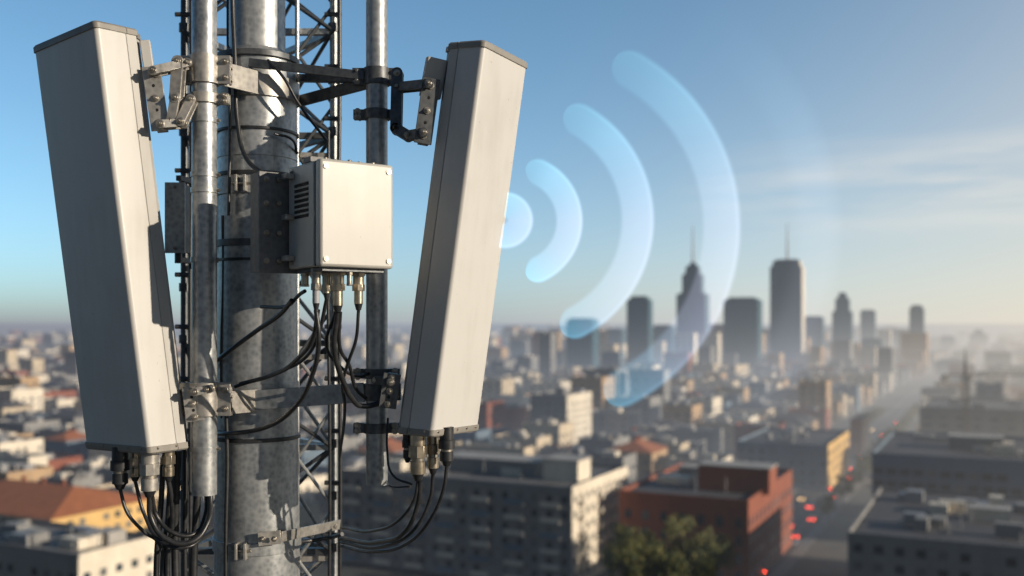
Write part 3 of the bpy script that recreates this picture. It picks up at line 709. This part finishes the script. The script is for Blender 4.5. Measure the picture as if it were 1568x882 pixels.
# ------------------------------------------------------------ skyline
def tower(name,pxl,pxr,pyt,d,tiers,spire=None,mat=None,fhh=4.0,bright=False):
    mat=mat or G_tower; mb=MB([mat]); h=H-(pyt-495)*S*d
    w=(pxr-pxl)*S*d/ (u.x+0.44*0.55); cxx=((pxl+pxr)/2-784)*S*d; c=Vector((cxx,d,0))
    for (z0,z1,k) in tiers:
        za,zb2=h*z0,h*z1; L=w*k*0.5; D=w*k*0.32
        mb.box(c+Z*(za+zb2)/2,u*L,v*D,Z*(zb2-za)/2,mat)
        n=int((zb2-za)/fhh)
        for i in range(n):
            z=za+(i+0.5)*fhh; mb.box(c+Z*z,u*(L+0.12),v*(D+0.12),Z*0.55,G_tower2)
        for j in range(-3,4): mb.box(c+u*L*j/3.2+Z*(za+zb2)/2,u*0.35,v*(D+0.3),Z*(zb2-za)/2-Z*0.01,G_tower2)
        mb.box(c+Z*(zb2+0.5),u*(L*0.8),v*(D*0.8),Z*1.5,G_tower2)
        mb.box(c+u*(L+0.5)+Z*(za+zb2)/2,u*0.3,v*D*0.8,Z*((zb2-za)/2-0.5),W_white if bright else G_tower2)  # where set, a pale strip paints sun glint on the right side
    if spire: zs=H-(spire-495)*S*d; mb.cyl(c+Z*h,c+Z*zs,w*0.04,M_metal,r2=0.4,seg=8)
    mb.done(name)
T=tower
T("skyscraper",868,916,490,1080,[(0,1,1),],mat=G_tower)
T("skyscraper",960,999,456,1120,[(0,0.97,1),(0.97,1,0.8)])
T("spired_skyscraper",1036,1086,404,1220,[(0,0.72,1),(0.72,0.90,0.66),(0.90,0.97,0.45),(0.97,1,0.2)],spire=345)
T("skyscraper",1108,1167,458,1150,[(0,0.98,1),(0.98,1,0.9)])
T("spired_skyscraper",1179,1232,400,1200,[(0,0.95,1),(0.95,1,0.85)],spire=342,bright=True)
T("skyscraper",1230,1262,486,1500,[(0,1,1)],mat=G_tower2)
T("skyscraper",1274,1306,450,1450,[(0,0.75,1),(0.75,0.93,0.7),(0.93,1,0.4)],mat=G_tower)
T("skyscraper",1317,1341,476,1800,[(0,1,1)],mat=G_tower2)
T("skyscraper",1392,1415,469,1500,[(0,0.97,1),(0.97,1,0.8)])
T("office_tower",1318,1352,520,1300,[(0,1,1)]); T("office_tower",1000,1034,500,1300,[(0,1,1)],mat=G_tower2); T("office_tower",1085,1112,498,1400,[(0,1,1)],mat=W_brick)
T("office_tower",925,958,505,1500,[(0,1,1)],mat=G_tower2); T("office_tower",1160,1185,505,1500,[(0,1,1)],mat=W_tan); T("office_tower",800,822,518,1500,[(0,1,1)],mat=W_tan)
T("office_tower",1484,1512,506,2200,[(0,0.8,1),(0.8,1,0.5)],mat=W_grey); T("office_tower",1440,1462,516,2000,[(0,1,1)],mat=W_grey); T("office_tower",1365,1390,505,2000,[(0,1,1)],mat=W_grey)

# construction crane on the right, dark weathered lattice
tc=MB([M_yel]); d=395; base=Vector(((1478-784)*S*d,d,0)); hT=H-(535-495)*S*d; zj=H-(574-495)*S*d
for sx_ in(-0.9,0.9):
    for sy_ in(-0.9,0.9): tc.cyl(base+X*sx_+Y*sy_,base+X*sx_+Y*sy_+Z*zj,0.22,M_yel,seg=6)
z=0
while z<zj-2: 
    tc.cyl(base+Vector((-0.9,-0.9,z)),base+Vector((0.9,-0.9,z+2)),0.14,M_yel,seg=5); tc.cyl(base+Vector((0.9,-0.9,z)),base+Vector((0.9,0.9,z+2)),0.14,M_yel,seg=5); z+=2
tc.cyl(base+Z*zj,base+Z*hT,0.7,M_yel,r2=0.15,seg=4)
tc.bar(base+Z*zj-X*9,base+Z*zj+X*34,0.4,0.5,M_yel); tc.bar(base+Z*(zj+1.3)-X*6,base+Z*(zj+1.3)+X*30,0.2,0.3,M_yel)
for i in range(18): tc.cyl(base+Z*zj+X*(-6+2*i),base+Z*(zj+1.3)+X*(-5+2*i),0.08,M_yel,seg=4)
tc.box(base+Z*(zj-1.4)-X*8,X*1.4,Y*0.8,Z*1.0,W_grey); tc.box(base+Z*(zj-1.2)+X*1.3-Y*1,X*0.8,Y*0.8,Z*1.1,W_grey)
tc.done("tower_crane")

# ------------------------------------------------------------ light
el=math.radians(15); hx,hy=0.92,-0.39; hl=math.hypot(hx,hy); hx/=hl; hy/=hl
sun_dir=Vector((hx*math.cos(el),hy*math.cos(el),math.sin(el)))
sd=bpy.data.lights.new("sun",'SUN'); sd.energy=5.0; sd.angle=math.radians(0.5); sd.color=(1.0,0.87,0.70)
so=bpy.data.objects.new("sun",sd); col.objects.link(so); so.rotation_euler=(-sun_dir).to_track_quat('-Z','Y').to_euler()
w=bpy.data.worlds.new("World"); scene.world=w; w.use_nodes=True; nt=w.node_tree
bg=nt.nodes["Background"]; sk=nt.nodes.new("ShaderNodeTexSky"); sk.sky_type='NISHITA'; sk.sun_disc=False
sk.sun_elevation=el; sk.sun_rotation=math.atan2(hx,hy); sk.air_density=1.0; sk.dust_density=0.6; sk.ozone_density=1.5
tcn=nt.nodes.new("ShaderNodeTexCoord"); sp=nt.nodes.new("ShaderNodeSeparateXYZ"); nt.links.new(tcn.outputs["Generated"],sp.inputs[0])
zc_=mathn(nt,'MAXIMUM',sp.outputs[2],0.0)
cb=nt.nodes.new("ShaderNodeCombineXYZ"); nt.links.new(sp.outputs[0],cb.inputs[0]); nt.links.new(sp.outputs[1],cb.inputs[1]); nt.links.new(mathn(nt,'MULTIPLY_ADD',zc_,1.6,0.04),cb.inputs[2])
nm=nt.nodes.new("ShaderNodeVectorMath"); nm.operation='NORMALIZE'; nt.links.new(cb.outputs[0],nm.inputs[0]); nt.links.new(nm.outputs[0],sk.inputs[0])
# sky boosted in front, darkened behind the camera to deepen shaded sides
ty=ramp(nt,mathn(nt,'MULTIPLY_ADD',sp.outputs[1],0.5,0.5),[(0.35,(0.20,0.25,0.28)),(0.85,(0.68,0.90,0.94))])
sky2=mixc(nt,1.0,sk.outputs[0],ty,'MULTIPLY')
sky2=mixc(nt,1.0,sky2,(2.25,2.25,2.25),'MULTIPLY')
mp=nt.nodes.new("ShaderNodeMapping"); mp.inputs["Scale"].default_value=(2.2,2.2,24); nt.links.new(tcn.outputs["Generated"],mp.inputs["Vector"])
cn=noise(nt,1.9,8,mp.outputs[0],0.6)
band=ramp(nt,sp.outputs[2],[(0.07,(0,0,0)),(0.13,(1,1,1)),(0.18,(0,0,0))])
rt=ramp(nt,sp.outputs[0],[(0.15,(0,0,0)),(0.40,(1,1,1))])
cf=mathn(nt,'MULTIPLY',mathn(nt,'MULTIPLY',band,rt),ramp(nt,cn,[(0.38,(0,0,0)),(0.62,(1,1,1))]))
kz=mathn(nt,'MINIMUM',mathn(nt,'MULTIPLY_ADD',sp.outputs[0],13.5,-10.5),-4.0)
hz_=mathn(nt,'EXPONENT',mathn(nt,'MULTIPLY',zc_,kz))
hcol=ramp(nt,mathn(nt,'ADD',sp.outputs[0],0.5),[(0.0,(2.9,3.0,3.5)),(0.45,(4.1,4.35,4.8)),(0.75,(6.5,6.4,6.2)),(1.0,(8.0,7.2,6.1))])
hcol=mixc(nt,1.0,hcol,ramp(nt,mathn(nt,'MULTIPLY_ADD',sp.outputs[1],0.5,0.5),[(0.45,(0.28,0.29,0.31)),(0.80,(1,1,1))]),'MULTIPLY')  # horizon haze also dimmed behind the camera, for darker shaded sides
s3=mixc(nt,mathn(nt,'MULTIPLY',hz_,0.95),sky2,hcol)
s4=mixc(nt,mathn(nt,'MULTIPLY',cf,0.75),s3,(8.9,8.4,7.6))
nt.links.new(s4,bg.inputs[0]); bg.inputs[1].default_value=0.1

# ------------------------------------------------------------ camera
cd=bpy.data.cameras.new("camera"); cam=bpy.data.objects.new("camera",cd); col.objects.link(cam); scene.camera=cam
cam.location=(0,0,H); cam.rotation_euler=(math.pi/2,0,0); cd.lens=35; cd.sensor_width=36; cd.shift_y=(495-441)/1568
cd.clip_start=0.1; cd.clip_end=200000
cd.dof.use_dof=True; cd.dof.focus_distance=4.85; cd.dof.aperture_fstop=1.1; cd.dof.aperture_blades=0
scene.view_settings.view_transform='Standard'; scene.view_settings.look='None'; scene.view_settings.exposure=0
